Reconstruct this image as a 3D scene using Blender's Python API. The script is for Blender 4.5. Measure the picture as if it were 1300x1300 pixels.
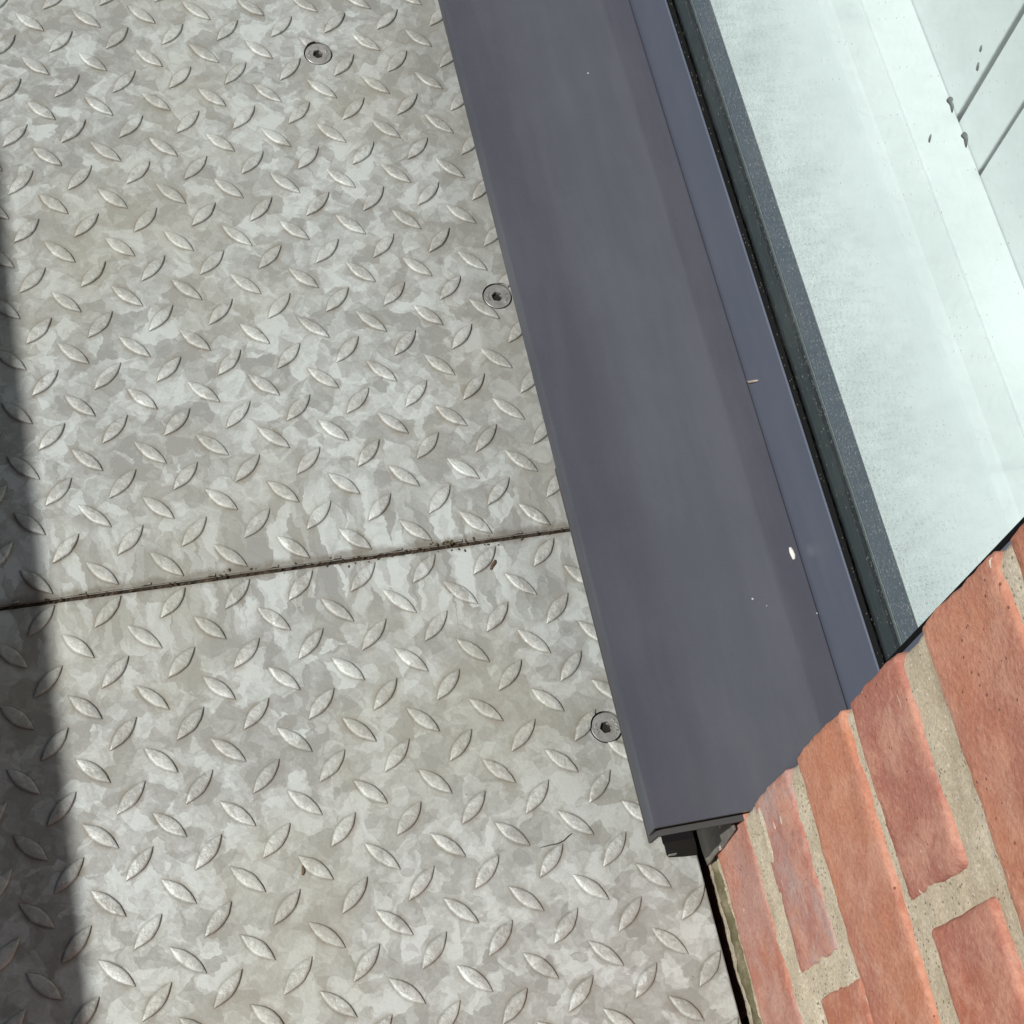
import bpy, bmesh, math, random
from mathutils import Vector, Matrix, noise
random.seed(7)
R = math.radians
S = bpy.context.scene
for o in list(bpy.data.objects):
    bpy.data.objects.remove(o)

# ------------------------------------------------------------------ camera
# metres; x runs towards the wall, y along the wall, z up from the deck
cam_d = bpy.data.cameras.new('camera')
cam = bpy.data.objects.new('camera', cam_d)
S.collection.objects.link(cam)
S.camera = cam
cam_d.sensor_width = 36
cam_d.lens = 2216.109 / 1300 * 36
cam_d.clip_start = .02
cam_d.clip_end = 200
w = Vector((2.6866008, -0.2461406, 0.2650668))
rot = Matrix.Rotation(w.length, 3, w.normalized())     # world -> (right, down, forward)
rt, dn, fw = rot[0], rot[1], rot[2]
m3 = Matrix((rt, -dn, -fw)).transposed()
cam.matrix_world = Matrix.Translation((0.0098594, -0.9373457, 1.0755984)) @ m3.to_4x4()

# ------------------------------------------------------------------ light
SUN_EL, SUN_X, SUN_Y = R(54), -.99, -.12               # the sun stands beyond the handrail, a little towards the near end of the wall
n = math.hypot(SUN_X, SUN_Y)
sun_dir = Vector((SUN_X / n * math.cos(SUN_EL), SUN_Y / n * math.cos(SUN_EL), math.sin(SUN_EL)))
sd = bpy.data.lights.new('sun', 'SUN')
sd.energy = 5.0
sd.angle = R(.53)
sd.color = (1, .975, .93)
sun = bpy.data.objects.new('sun', sd)
S.collection.objects.link(sun)
sun.rotation_euler = sun_dir.to_track_quat('Z', 'Y').to_euler()
sun.location = sun_dir * 10
wd = bpy.data.worlds.new('World')
S.world = wd
wd.use_nodes = True
nt = wd.node_tree
sky = nt.nodes.new('ShaderNodeTexSky')
sky.sky_type = 'NISHITA'
sky.sun_disc = False
sky.sun_elevation = SUN_EL
sky.sun_rotation = math.atan2(SUN_X, SUN_Y)
bg = nt.nodes['Background']
bg.inputs[1].default_value = .05
nt.links.new(sky.outputs[0], bg.inputs[0])
S.cycles.max_bounces = 7
S.cycles.diffuse_bounces = 3
S.cycles.glossy_bounces = 3
S.cycles.transparent_max_bounces = 12
S.view_settings.view_transform = 'Standard'
S.view_settings.look = 'None'
S.view_settings.gamma = 1
S.view_settings.use_curve_mapping = False
S.view_settings.exposure = -.14

# ------------------------------------------------------------------ helpers
def link(o, parent=None):
    S.collection.objects.link(o)
    if parent:
        o.parent = parent
    return o

def thing(name, label, cat, loc=(0, 0, 0), group=None):
    o = link(bpy.data.objects.new(name, None))
    o.location = loc
    o.empty_display_size = .02
    o['label'] = label
    o['category'] = cat
    if group:
        o['group'] = group
    return o

def tag(o, label, cat, group=None):
    o['label'] = label
    o['category'] = cat
    if group:
        o['group'] = group
    return o

def mesh_obj(name, bm, mat, parent=None, smooth=False, origin=None, kind=None):
    """link bm (in world coordinates) as one object, relative to its parent"""
    base = Vector(origin) if origin else Vector((0, 0, 0))
    if parent is not None:
        p = parent
        base0 = Vector((0, 0, 0))
        while p:
            base0 += p.location
            p = p.parent
    else:
        base0 = Vector((0, 0, 0))
    if origin is None:
        base = base0
    bmesh.ops.translate(bm, verts=bm.verts, vec=-base)
    bmesh.ops.recalc_face_normals(bm, faces=bm.faces)
    if smooth:
        for f in bm.faces:
            f.smooth = True
    me = bpy.data.meshes.new(name)
    bm.to_mesh(me)
    bm.free()
    me.materials.append(mat)
    o = bpy.data.objects.new(name, me)
    o.location = base - base0
    if kind:
        o['kind'] = kind
    return link(o, parent)

def box(bm, a, b):
    x0, y0, z0 = a
    x1, y1, z1 = b
    v = [bm.verts.new(p) for p in ((x0, y0, z0), (x1, y0, z0), (x1, y1, z0), (x0, y1, z0), (x0, y0, z1), (x1, y0, z1), (x1, y1, z1), (x0, y1, z1))]
    return [bm.faces.new([v[i] for i in q]) for q in ((3, 2, 1, 0), (4, 5, 6, 7), (0, 1, 5, 4), (1, 2, 6, 5), (2, 3, 7, 6), (3, 0, 4, 7))]

def bevelled(a, b, off=.001, seg=2):
    bm = bmesh.new()
    box(bm, a, b)
    bmesh.ops.bevel(bm, geom=bm.edges[:], offset=off, segments=seg, affect='EDGES', profile=.5)
    return bm

def extrude_profile(pts, y0, y1, closed=True, ny=1):
    """pts in (x, z), swept along y"""
    bm = bmesh.new()
    rows = []
    for k in range(ny + 1):
        y = y0 + (y1 - y0) * k / ny
        rows.append([bm.verts.new((x, y, z)) for x, z in pts])
    m = len(pts)
    for r0, r1 in zip(rows, rows[1:]):
        for i in range(m if closed else m - 1):
            j = (i + 1) % m
            bm.faces.new((r0[i], r0[j], r1[j], r1[i]))
    if closed:
        bm.faces.new(rows[0][::-1])
        bm.faces.new(rows[-1])
    return bm

def fillet(pts, r, seg=4):
    """round the corners of a closed (x, z) outline"""
    out = []
    m = len(pts)
    for i in range(m):
        p0, p, p1 = Vector(pts[i - 1]), Vector(pts[i]), Vector(pts[(i + 1) % m])
        a, b = (p0 - p), (p1 - p)
        rr = min(r, a.length * .45, b.length * .45)
        a.normalize(); b.normalize()
        for k in range(seg + 1):
            t = k / seg
            q = (p + a * rr) * (1 - t) ** 2 + p * 2 * t * (1 - t) + (p + b * rr) * t * t
            out.append((q.x, q.y))
    return out

# ------------------------------------------------------------------ node helper
class NT:
    def __init__(s, name):
        s.m = bpy.data.materials.new(name)
        s.m.use_nodes = True
        s.t = s.m.node_tree
        s.b = s.t.nodes['Principled BSDF']
        s.out = s.t.nodes['Material Output']
        g = s.n('ShaderNodeNewGeometry')
        s.pos = g.outputs['Position']
        s.nrm = g.outputs['Normal']
    def n(s, t, **k):
        q = s.t.nodes.new(t)
        for a, v in k.items():
            setattr(q, a, v)
        return q
    def put(s, sock, v):
        if v is None:
            return
        if hasattr(v, 'is_output') or isinstance(v, bpy.types.NodeSocket):
            s.t.links.new(v, sock)
        else:
            if hasattr(sock.default_value, '__len__') and len(sock.default_value) == 4 and len(v) == 3:
                v = (*v, 1)
            sock.default_value = v
    def math(s, op, a, b=None, c=None, clamp=False):
        q = s.n('ShaderNodeMath', operation=op, use_clamp=clamp)
        for i, v in enumerate((a, b, c)):
            if v is not None:
                s.put(q.inputs[i], v)
        return q.outputs[0]
    def vmath(s, op, a, b=None, scale=None):
        q = s.n('ShaderNodeVectorMath', operation=op)
        s.put(q.inputs[0], a)
        if b is not None:
            s.put(q.inputs[1], b)
        if scale is not None:
            s.put(q.inputs['Scale'], scale)
        return q.outputs[0]
    def noise(s, vec, scale, detail=4, rough=.55, dist=0):
        q = s.n('ShaderNodeTexNoise')
        s.put(q.inputs['Vector'], vec)
        q.inputs['Scale'].default_value = scale
        q.inputs['Detail'].default_value = detail
        q.inputs['Roughness'].default_value = rough
        q.inputs['Distortion'].default_value = dist
        return q.outputs[0], q.outputs[1]
    def voro(s, vec, scale, feature='F1', rand=1):
        q = s.n('ShaderNodeTexVoronoi', feature=feature)
        s.put(q.inputs['Vector'], vec)
        q.inputs['Scale'].default_value = scale
        q.inputs['Randomness'].default_value = rand
        return q.outputs
    def ramp(s, fac, stops, interp='LINEAR'):
        q = s.n('ShaderNodeValToRGB')
        q.color_ramp.interpolation = interp
        e = q.color_ramp.elements
        while len(e) < len(stops):
            e.new(.5)
        for i, (p, c) in enumerate(stops):
            e[i].position = p
            e[i].color = (*c, 1) if hasattr(c, '__len__') else (c, c, c, 1)
        s.put(q.inputs[0], fac)
        return q.outputs[0]
    def step(s, v, lo, hi):
        q = s.n('ShaderNodeMapRange', interpolation_type='SMOOTHSTEP')
        s.put(q.inputs[0], v)
        q.inputs[1].default_value = lo
        q.inputs[2].default_value = hi
        return q.outputs[0]
    def mix(s, fac, a, b, blend='MIX'):
        q = s.n('ShaderNodeMix', data_type='RGBA', blend_type=blend)
        s.put(q.inputs[0], fac)
        s.put(q.inputs[6], a)
        s.put(q.inputs[7], b)
        return q.outputs[2]
    def mapping(s, vec, scale=(1, 1, 1), loc=(0, 0, 0), rot=(0, 0, 0)):
        q = s.n('ShaderNodeMapping')
        s.put(q.inputs[0], vec)
        q.inputs[1].default_value = loc
        q.inputs[2].default_value = rot
        q.inputs[3].default_value = scale
        return q.outputs[0]
    def sep(s, v):
        q = s.n('ShaderNodeSeparateXYZ')
        s.put(q.inputs[0], v)
        return q.outputs
    def bump(s, h, strength, dist, normal=None):
        q = s.n('ShaderNodeBump')
        q.inputs['Strength'].default_value = strength
        q.inputs['Distance'].default_value = dist
        s.put(q.inputs['Height'], h)
        if normal is not None:
            s.put(q.inputs['Normal'], normal)
        return q.outputs[0]
    def set(s, **k):
        for a, v in k.items():
            s.put(s.b.inputs[a.replace('_', ' ')], v)
        return s.m

def plain(name, col, rough=.5, metallic=0.0, spec=.5):
    t = NT(name)
    return t.set(Base_Color=col, Roughness=rough, Metallic=metallic, Specular_IOR_Level=spec)

# ------------------------------------------------------------------ materials
JY = -.4770                                    # the joint between the two plates
def mat_galv(name, ox, oy, ang):
    t = NT(name)
    _, nc = t.noise(t.pos, 55, 3, .6)
    off = t.vmath('SCALE', t.vmath('SUBTRACT', nc, (.5, .5, .5)), scale=.016)
    p1 = t.vmath('ADD', t.pos, off)
    flat = t.vmath('MULTIPLY', p1, (1, 1, .001))
    a = t.sep(t.voro(flat, 64)[1])[0]
    b = t.sep(t.voro(t.vmath('ADD', flat, (3.1, 1.7, 0)), 120)[1])[1]
    c = t.sep(t.voro(t.vmath('ADD', flat, (7.1, 4.7, 0)), 36)[1])[2]
    d4 = t.sep(t.voro(t.vmath('ADD', flat, (1.1, 9.7, 0)), 250)[1])[0]
    sp = t.math('ADD', t.math('ADD', t.math('MULTIPLY', a, .40), t.math('MULTIPLY', b, .27)), t.math('ADD', t.math('MULTIPLY', c, .20), t.math('MULTIPLY', d4, .13)))
    # drawn-out spangle near the cut edge at the joint
    st = t.mapping(p1, scale=(1, .27, .001))
    e1 = t.sep(t.voro(st, 95)[1])[0]
    e2 = t.sep(t.voro(t.vmath('ADD', st, (2, 5, 0)), 190)[1])[1]
    es = t.math('ADD', t.math('MULTIPLY', e1, .6), t.math('MULTIPLY', e2, .4))
    x, y, z = t.sep(t.pos)
    lown, _ = t.noise(t.pos, 9, 3)
    dj = t.math('ABSOLUTE', t.math('SUBTRACT', y, JY + .002))
    near = t.math('SUBTRACT', 1, t.step(t.math('ADD', dj, t.math('MULTIPLY', t.math('SUBTRACT', lown, .5), .10)), .03, .055))
    qm = t.n('ShaderNodeMix', data_type='FLOAT')
    t.put(qm.inputs[0], near); t.put(qm.inputs[2], sp); t.put(qm.inputs[3], es)
    sp = qm.outputs[0]
    fine, _ = t.noise(t.pos, 420, 4, .65)
    mid, _ = t.noise(t.pos, 26, 5, .62)
    spf = t.math('ADD', sp, t.math('MULTIPLY', t.math('SUBTRACT', mid, .5), .30))
    spf = t.math('ADD', spf, t.math('MULTIPLY', t.math('SUBTRACT', fine, .5), .30))
    col = t.ramp(spf, [(.24, (.295, .302, .285)), (.42, (.362, .374, .356)), (.56, (.435, .456, .440)), (.75, (.55, .588, .572))])
    # warm film of dirt
    d1, _ = t.noise(t.vmath('ADD', t.pos, (5, 3, 0)), 7, 5, .6)
    film = t.step(d1, .42, .68)
    col = t.mix(t.math('MULTIPLY', film, .42), col, (.335, .322, .255))
    # grime lying against the raised bars: distance to the nearest bar from the lattice of the tread
    ca, sa = math.cos(ang), math.sin(ang)
    px = t.math('SUBTRACT', x, ox); py = t.math('SUBTRACT', y, oy)
    u = t.math('ADD', t.math('MULTIPLY', px, ca), t.math('MULTIPLY', py, sa))
    v = t.math('SUBTRACT', t.math('MULTIPLY', py, ca), t.math('MULTIPLY', px, sa))
    halo = None
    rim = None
    for du, dv, sg in ((0, 0, 1), (.5, .5, -1)):
        fu = t.math('SUBTRACT', t.math('FRACT', t.math('ADD', t.math('SUBTRACT', t.math('DIVIDE', u, .042), du), 100.5)), .5)
        fv = t.math('SUBTRACT', t.math('FRACT', t.math('ADD', t.math('SUBTRACT', t.math('DIVIDE', v, .042), dv), 100.5)), .5)
        l = t.math('MULTIPLY', t.math('SUBTRACT', fu, t.math('MULTIPLY', fv, sg)), .7071 * .042 / .0165)
        c2 = t.math('MULTIPLY', t.math('ADD', fv, t.math('MULTIPLY', fu, sg)), .7071 * .042 / .0078)
        d = t.math('ADD', t.math('MULTIPLY', l, l), t.math('MULTIPLY', c2, c2))
        h = t.math('SUBTRACT', 1, t.step(d, .35, 1.15))
        halo = h if halo is None else t.math('MAXIMUM', halo, h)
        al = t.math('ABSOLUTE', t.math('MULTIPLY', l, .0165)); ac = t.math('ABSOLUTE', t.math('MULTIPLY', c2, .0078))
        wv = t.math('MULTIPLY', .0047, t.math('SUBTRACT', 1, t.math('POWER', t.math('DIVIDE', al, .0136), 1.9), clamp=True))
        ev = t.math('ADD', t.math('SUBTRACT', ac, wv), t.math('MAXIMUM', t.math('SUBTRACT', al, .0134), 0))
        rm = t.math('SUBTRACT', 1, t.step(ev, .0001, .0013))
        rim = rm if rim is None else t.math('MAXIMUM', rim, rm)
    hn, _ = t.noise(t.vmath('ADD', t.pos, (9, 1, 0)), 48, 4, .6)
    onbar = t.math('GREATER_THAN', z, .0003)
    hm = t.math('MULTIPLY', t.math('MULTIPLY', halo, t.math('SUBTRACT', 1, t.math('MULTIPLY', onbar, .75))), t.step(hn, .38, .70))
    col = t.mix(t.math('MULTIPLY', hm, .62), col, (.25, .215, .165))
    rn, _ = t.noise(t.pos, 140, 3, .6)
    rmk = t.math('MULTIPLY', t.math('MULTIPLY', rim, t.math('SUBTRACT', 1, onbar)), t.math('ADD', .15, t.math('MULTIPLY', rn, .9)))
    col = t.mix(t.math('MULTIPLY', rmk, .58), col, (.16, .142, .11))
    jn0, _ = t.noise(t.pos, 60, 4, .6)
    ws, _ = t.noise(t.vmath('ADD', t.pos, (12, 4, 0)), 11, 2, .5, .6)
    ring = t.math('SUBTRACT', 1, t.step(t.math('ABSOLUTE', t.math('SUBTRACT', ws, .56)), .0, .014))
    col = t.mix(t.math('MULTIPLY', ring, .16), col, (.24, .235, .20))
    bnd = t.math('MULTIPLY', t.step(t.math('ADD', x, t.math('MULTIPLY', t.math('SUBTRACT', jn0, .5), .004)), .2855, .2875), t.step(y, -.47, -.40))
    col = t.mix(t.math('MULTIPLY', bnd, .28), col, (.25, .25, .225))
    # rust and black specks
    r1, _ = t.noise(t.vmath('ADD', t.pos, (1, 8, 0)), 24, 6, .75)
    col = t.mix(t.math('MULTIPLY', t.step(r1, .70, .78), .55), col, (.34, .22, .10))
    nh = t.noise(t.pos, 330, 3, .6)[1]
    vs = t.voro(t.vmath('ADD', t.vmath('MULTIPLY', t.pos, (1, 1, .01)), t.vmath('SCALE', nh, scale=.006)), 95)
    sel = t.math('GREATER_THAN', t.sep(vs[1])[0], .90)
    dot = t.math('MULTIPLY', t.math('LESS_THAN', vs[0], t.math('MULTIPLY', t.sep(vs[1])[2], .13)), sel)
    col = t.mix(t.math('MULTIPLY', dot, .8), col, (.07, .06, .05))
    vs2 = t.voro(t.vmath('ADD', t.vmath('MULTIPLY', t.pos, (1, 1, .01)), t.vmath('SCALE', nh, scale=.010)), 60)
    dot2 = t.math('MULTIPLY', t.math('LESS_THAN', vs2[0], t.math('MULTIPLY', t.sep(vs2[1])[2], .12)), t.math('GREATER_THAN', t.sep(vs2[1])[1], .93))
    col = t.mix(t.math('MULTIPLY', dot2, .8), col, (.72, .72, .70))
    # dirt line along the joint
    jn, _ = t.noise(t.pos, 90, 4, .7)
    edge = t.math('SUBTRACT', 1, t.step(t.math('ADD', dj, t.math('MULTIPLY', t.math('SUBTRACT', jn, .5), .012)), .0015, .0075))
    col = t.mix(t.math('MULTIPLY', edge, .6), col, (.14, .115, .085))
    rgh = t.math('ADD', t.math('MULTIPLY', sp, -.10), .55)
    rgh = t.math('ADD', rgh, t.math('MULTIPLY', film, .08))
    col = t.mix(t.math('MULTIPLY', onbar, .22), col, (.52, .53, .495))
    pit, _ = t.noise(t.pos, 210, 5, .7)
    col = t.mix(t.math('MULTIPLY', t.math('MULTIPLY', onbar, t.step(pit, .50, .66)), .45), col, (.56, .565, .54))
    col = t.mix(t.math('MULTIPLY', t.math('MULTIPLY', onbar, t.step(pit, .42, .33)), .35), col, (.20, .19, .165))
    bn = t.bump(t.math('ADD', t.math('ADD', t.math('MULTIPLY', fine, .35), t.math('MULTIPLY', mid, 1.0)), t.math('MULTIPLY', t.math('MULTIPLY', pit, onbar), 1.6)), .40, .0012)
    return t.set(Base_Color=col, Roughness=rgh, Metallic=.30, Normal=bn)

def mat_alu(name, col, rough, dust=.12, spec=.5):
    t = NT(name)
    a, _ = t.noise(t.mapping(t.pos, scale=(9, 1.1, 9)), 5, 5, .6)
    b, _ = t.noise(t.pos, 14, 5, .6)
    f, _ = t.noise(t.pos, 600, 3, .6)
    m = t.math('MULTIPLY', t.step(t.math('ADD', t.math('MULTIPLY', a, .6), t.math('MULTIPLY', b, .4)), .38, .68), dust)
    m = t.math('ADD', m, t.math('MULTIPLY', t.math('SUBTRACT', f, .5), .05), clamp=True)
    c = t.mix(m, col, (.30, .31, .33))
    vs = t.voro(t.pos, 130)
    dot = t.math('MULTIPLY', t.math('LESS_THAN', vs[0], .085), t.math('GREATER_THAN', t.sep(vs[1])[0], .985))
    c = t.mix(t.math('MULTIPLY', dot, .8), c, (.6, .6, .58))
    # thin scratches running along the length
    s1 = t.voro(t.mapping(t.pos, scale=(300, 14, 300)), 1)
    scr = t.math('MULTIPLY', t.math('LESS_THAN', s1[0], .09), t.math('GREATER_THAN', t.sep(s1[1])[1], .99))
    c = t.mix(t.math('MULTIPLY', scr, .35), c, (.45, .45, .46))
    r = t.math('ADD', t.math('MULTIPLY', m, .45), rough)
    bn = t.bump(f, .05, .0003)
    return t.set(Base_Color=c, Roughness=r, Normal=bn, Specular_IOR_Level=spec)

def mat_brick():
    t = NT('fired_brick')
    oi = t.n('ShaderNodeObjectInfo')
    base = oi.outputs['Color']
    rv = oi.outputs['Random']
    sh = t.vmath('ADD', t.pos, t.vmath('SCALE', (1, 1, 1), scale=t.math('MULTIPLY', rv, 7)))
    a, _ = t.noise(sh, 16, 5, .6)
    b, _ = t.noise(t.vmath('ADD', sh, (3, 3, 3)), 38, 6, .65)
    f, _ = t.noise(t.pos, 330, 4, .7)
    c = t.mix(t.math('MULTIPLY', t.step(a, .38, .64), .62), base, (.38, .15, .115))
    c = t.mix(t.math('MULTIPLY', t.step(b, .44, .66), .60), c, (.62, .33, .235))
    # bloom of pale salts, its amount carried by the alpha of the brick's colour
    al = oi.outputs['Alpha']
    g, _ = t.noise(t.vmath('ADD', sh, (8, 2, 5)), 22, 6, .65)
    bl = t.math('MULTIPLY', t.step(g, .36, .62), t.math('SUBTRACT', 1, al))
    c = t.mix(bl, c, (.44, .33, .31))
    c = t.mix(t.math('MULTIPLY', t.math('ABSOLUTE', t.math('SUBTRACT', f, .5)), 1.3), c, t.mix(t.math('GREATER_THAN', f, .5), (.20, .075, .055), (.70, .42, .31)))
    # lime smears and scratches
    sm, _ = t.noise(t.mapping(sh, scale=(1, .5, 1.4), loc=(6, 1, 3)), 34, 6, .72, .4)
    c = t.mix(t.math('MULTIPLY', t.step(sm, .60, .74), .38), c, (.62, .50, .42))
    v5 = t.voro(t.mapping(t.pos, scale=(150, 26, 150), rot=(.35, 0, 0)), 1)
    sc = t.math('MULTIPLY', t.math('LESS_THAN', v5[0], .10), t.math('GREATER_THAN', t.sep(v5[1])[0], .93))
    c = t.mix(t.math('MULTIPLY', sc, .5), c, (.66, .52, .44))
    # pits and pale flecks
    v1 = t.voro(t.pos, 210)
    pit = t.math('MULTIPLY', t.math('LESS_THAN', v1[0], .16), t.math('GREATER_THAN', t.sep(v1[1])[0], .93))
    c = t.mix(t.math('MULTIPLY', pit, .75), c, (.10, .045, .035))
    v2 = t.voro(t.mapping(t.vmath('ADD', t.pos, t.vmath('SCALE', t.noise(t.pos, 90, 3)[1], scale=.010)), scale=(120, 62, 130)), 1)
    fl = t.math('MULTIPLY', t.math('LESS_THAN', v2[0], .15), t.math('GREATER_THAN', t.sep(v2[1])[1], t.math('SUBTRACT', .965, t.math('MULTIPLY', t.math('SUBTRACT', 1, al), .25))))
    c = t.mix(t.math('MULTIPLY', fl, .85), c, (.74, .66, .58))
    h = t.math('ADD', t.math('MULTIPLY', f, .55), t.math('MULTIPLY', b, .6))
    h = t.math('SUBTRACT', h, t.math('MULTIPLY', pit, .8))
    bn = t.bump(h, .9, .0022)
    return t.set(Base_Color=c, Roughness=.86, Normal=bn, Specular_IOR_Level=.25)

def mat_mortar(moss=0.0):
    t = NT('mossy_mortar' if moss else 'lime_mortar')
    a, _ = t.noise(t.pos, 30, 5, .6)
    f, _ = t.noise(t.pos, 520, 4, .75)
    c = t.ramp(a, [(.3, (.57, .485, .36)), (.52, (.69, .605, .47)), (.75, (.79, .73, .605))])
    c = t.mix(t.step(f, .30, .72), t.mix(.5, c, (.20, .17, .12)), c)
    v = t.voro(t.pos, 420)
    gr = t.math('MULTIPLY', t.math('LESS_THAN', v[0], .30), t.math('GREATER_THAN', t.sep(v[1])[0], .84))
    c = t.mix(t.math('MULTIPLY', gr, .7), c, (.13, .10, .075))
    g2 = t.math('MULTIPLY', t.math('LESS_THAN', v[0], .30), t.math('LESS_THAN', t.sep(v[1])[1], .07))
    c = t.mix(t.math('MULTIPLY', g2, .8), c, (.72, .70, .62))
    if moss:
        mn, _ = t.noise(t.vmath('ADD', t.pos, (2, 2, 2)), 55, 5, .65)
        c = t.mix(t.math('ADD', .35, t.math('MULTIPLY', t.step(mn, .30, .64), moss * .55)), t.mix(.5, c, (.20, .17, .10)), (.075, .072, .032))
    f2, _ = t.noise(t.pos, 1100, 3, .8)
    h = t.math('ADD', t.math('ADD', t.math('MULTIPLY', f, .5), t.math('MULTIPLY', f2, .6)), t.math('MULTIPLY', a, .5))
    bn = t.bump(h, .7, .0014)
    return t.set(Base_Color=c, Roughness=.95, Normal=bn, Specular_IOR_Level=.15)

def mat_glass():
    t = NT('dusty_glass')
    t.t.nodes.remove(t.b)
    tr = t.n('ShaderNodeBsdfTransparent')
    tr.inputs[0].default_value = (.945, .982, .984, 1)
    gl = t.n('ShaderNodeBsdfGlossy')
    gl.inputs['Roughness'].default_value = .02
    inc = t.n('ShaderNodeNewGeometry').outputs['Incoming']
    dt = t.n('ShaderNodeVectorMath', operation='DOT_PRODUCT')
    t.put(dt.inputs[0], inc); t.put(dt.inputs[1], t.nrm)
    schlick = t.math('ADD', .04, t.math('MULTIPLY', .96, t.math('POWER', t.math('SUBTRACT', 1, t.math('ABSOLUTE', dt.outputs['Value']), clamp=True), 5)))
    m1 = t.n('ShaderNodeMixShader')
    t.put(m1.inputs[0], schlick); t.put(m1.inputs[1], tr.outputs[0]); t.put(m1.inputs[2], gl.outputs[0])
    # dust, thickest where rain leaves it along the bottom edge of the pane
    x, y, z = t.sep(t.pos)
    low = t.math('MULTIPLY', t.math('SUBTRACT', 1, t.step(z, .205, .33)), t.math('ADD', .22, t.math('MULTIPLY', .78, t.step(z, .166, .20))))
    vlow = t.math('MULTIPLY', t.math('SUBTRACT', 1, t.step(z, .20, .255)), t.step(z, .170, .205))
    # work in the plane of the glass only
    gp = t.n('ShaderNodeCombineXYZ')
    t.put(gp.inputs[0], y); t.put(gp.inputs[1], z)
    gp = gp.outputs[0]
    n1, _ = t.noise(gp, 110, 6, .75)
    n2, nc2 = t.noise(t.mapping(gp, scale=(1, .5, 1), loc=(4, 4, 4)), 20, 5, .62)
    n3, _ = t.noise(gp, 900, 3, .75)
    d = t.math('MULTIPLY', t.step(n1, .40, .70), t.math('ADD', t.math('MULTIPLY', low, .09), .02))
    d = t.math('ADD', d, t.math('MULTIPLY', t.step(n2, .46, .72), t.math('ADD', .02, t.math('MULTIPLY', low, .06))))
    d = t.math('MULTIPLY', d, t.math('ADD', .45, n3))
    wob = t.vmath('ADD', gp, t.vmath('SCALE', t.noise(gp, 260, 2)[1], scale=.0016))
    vs = t.voro(wob, 520)
    sp = t.math('MULTIPLY', t.math('LESS_THAN', vs[0], .34), t.math('GREATER_THAN', t.sep(vs[1])[0], t.math('SUBTRACT', .990, t.math('ADD', t.math('MULTIPLY', low, .12), t.math('MULTIPLY', vlow, .28)))))
    d = t.math('ADD', d, t.math('MULTIPLY', t.math('MULTIPLY', sp, t.sep(vs[1])[2]), .65), clamp=True)
    v3 = t.voro(t.vmath('ADD', t.mapping(gp, scale=(1, .55, 1)), t.vmath('SCALE', t.noise(gp, 150, 2)[1], scale=.004)), 85)
    big = t.math('MULTIPLY', t.math('LESS_THAN', v3[0], t.math('MULTIPLY', t.sep(v3[1])[0], .13)), t.math('GREATER_THAN', t.sep(v3[1])[2], .92))
    d = t.math('ADD', d, t.math('MULTIPLY', big, .5), clamp=True)
    df = t.n('ShaderNodeBsdfDiffuse')
    t.put(df.inputs[0], t.mix(sp, (.25, .265, .255), (.46, .47, .45)))
    m2 = t.n('ShaderNodeMixShader')
    t.put(m2.inputs[0], d); t.put(m2.inputs[1], m1.outputs[0]); t.put(m2.inputs[2], df.outputs[0])
    t.t.links.new(m2.outputs[0], t.out.inputs[0])
    return t.m

def mat_white():
    t = NT('white_paint')
    a, _ = t.noise(t.pos, 12, 5, .6)
    c = t.ramp(a, [(.35, (.70, .72, .715)), (.65, (.77, .785, .78))])
    return t.set(Base_Color=c, Roughness=.45)

def mat_dirt():
    t = NT('joint_dirt')
    a, _ = t.noise(t.pos, 260, 5, .7)
    c = t.ramp(a, [(.3, (.018, .014, .010)), (.55, (.06, .042, .028)), (.75, (.16, .11, .07))])
    return t.set(Base_Color=c, Roughness=.95, Normal=t.bump(a, .8, .002))

LO = (-.0209158, -.5525775)                   # a bar of the lower plate, and its small turn
LA = -.0051318
M_UP = mat_galv('galvanised_steel', 0, 0, 0)
M_LO = mat_galv('galvanised_steel', LO[0], LO[1], LA)
M_SILL = mat_alu('grey_powder_coat', (.068, .069, .088), .07, .06, .95)
M_NOSE = mat_alu('dull_powder_coat', (.060, .066, .084), .5, .18, .12)
M_FRAME = mat_alu('slate_powder_coat', (.100, .118, .160), .30, .08)
M_RUB = NT('black_rubber')
_v = M_RUB.voro(M_RUB.pos, 900)
_d = M_RUB.math('MULTIPLY', M_RUB.math('LESS_THAN', _v[0], .3), M_RUB.math('GREATER_THAN', M_RUB.sep(_v[1])[0], .9))
M_RUB = M_RUB.set(Base_Color=M_RUB.mix(M_RUB.math('MULTIPLY', _d, .8), (.005, .0055, .006), (.16, .14, .11)), Roughness=.75, Specular_IOR_Level=.12)
M_SPACER = plain('spacer_bar', (.013, .016, .017), .8, 0, .15)
M_GLASS = mat_glass()
M_WHITE = mat_white()
M_BRICK = mat_brick()
M_MORT = mat_mortar()
M_MOSS = mat_mortar(.9)
M_DIRT = mat_dirt()
M_STEEL = NT('stainless_steel')
_f, _ = M_STEEL.noise(M_STEEL.pos, 900, 3, .6)
_g, _ = M_STEEL.noise(M_STEEL.pos, 160, 4, .6)
M_STEEL = M_STEEL.set(Base_Color=M_STEEL.ramp(_g, [(.35, (.33, .325, .31)), (.7, (.50, .50, .48))]), Metallic=.55, Roughness=.42, Normal=M_STEEL.bump(_f, .2, .0004))
M_SOCK = plain('socket_dark', (.03, .027, .022), .45, .4)
M_BLACK = plain('bracket_black', (.005, .005, .006), .7, 0, .15)
M_FLAP = NT('weathered_membrane')
_g, _ = M_FLAP.noise(M_FLAP.pos, 70, 5, .7)
_v = M_FLAP.voro(M_FLAP.mapping(M_FLAP.pos, scale=(1, 1, .5)), 240)
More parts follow.
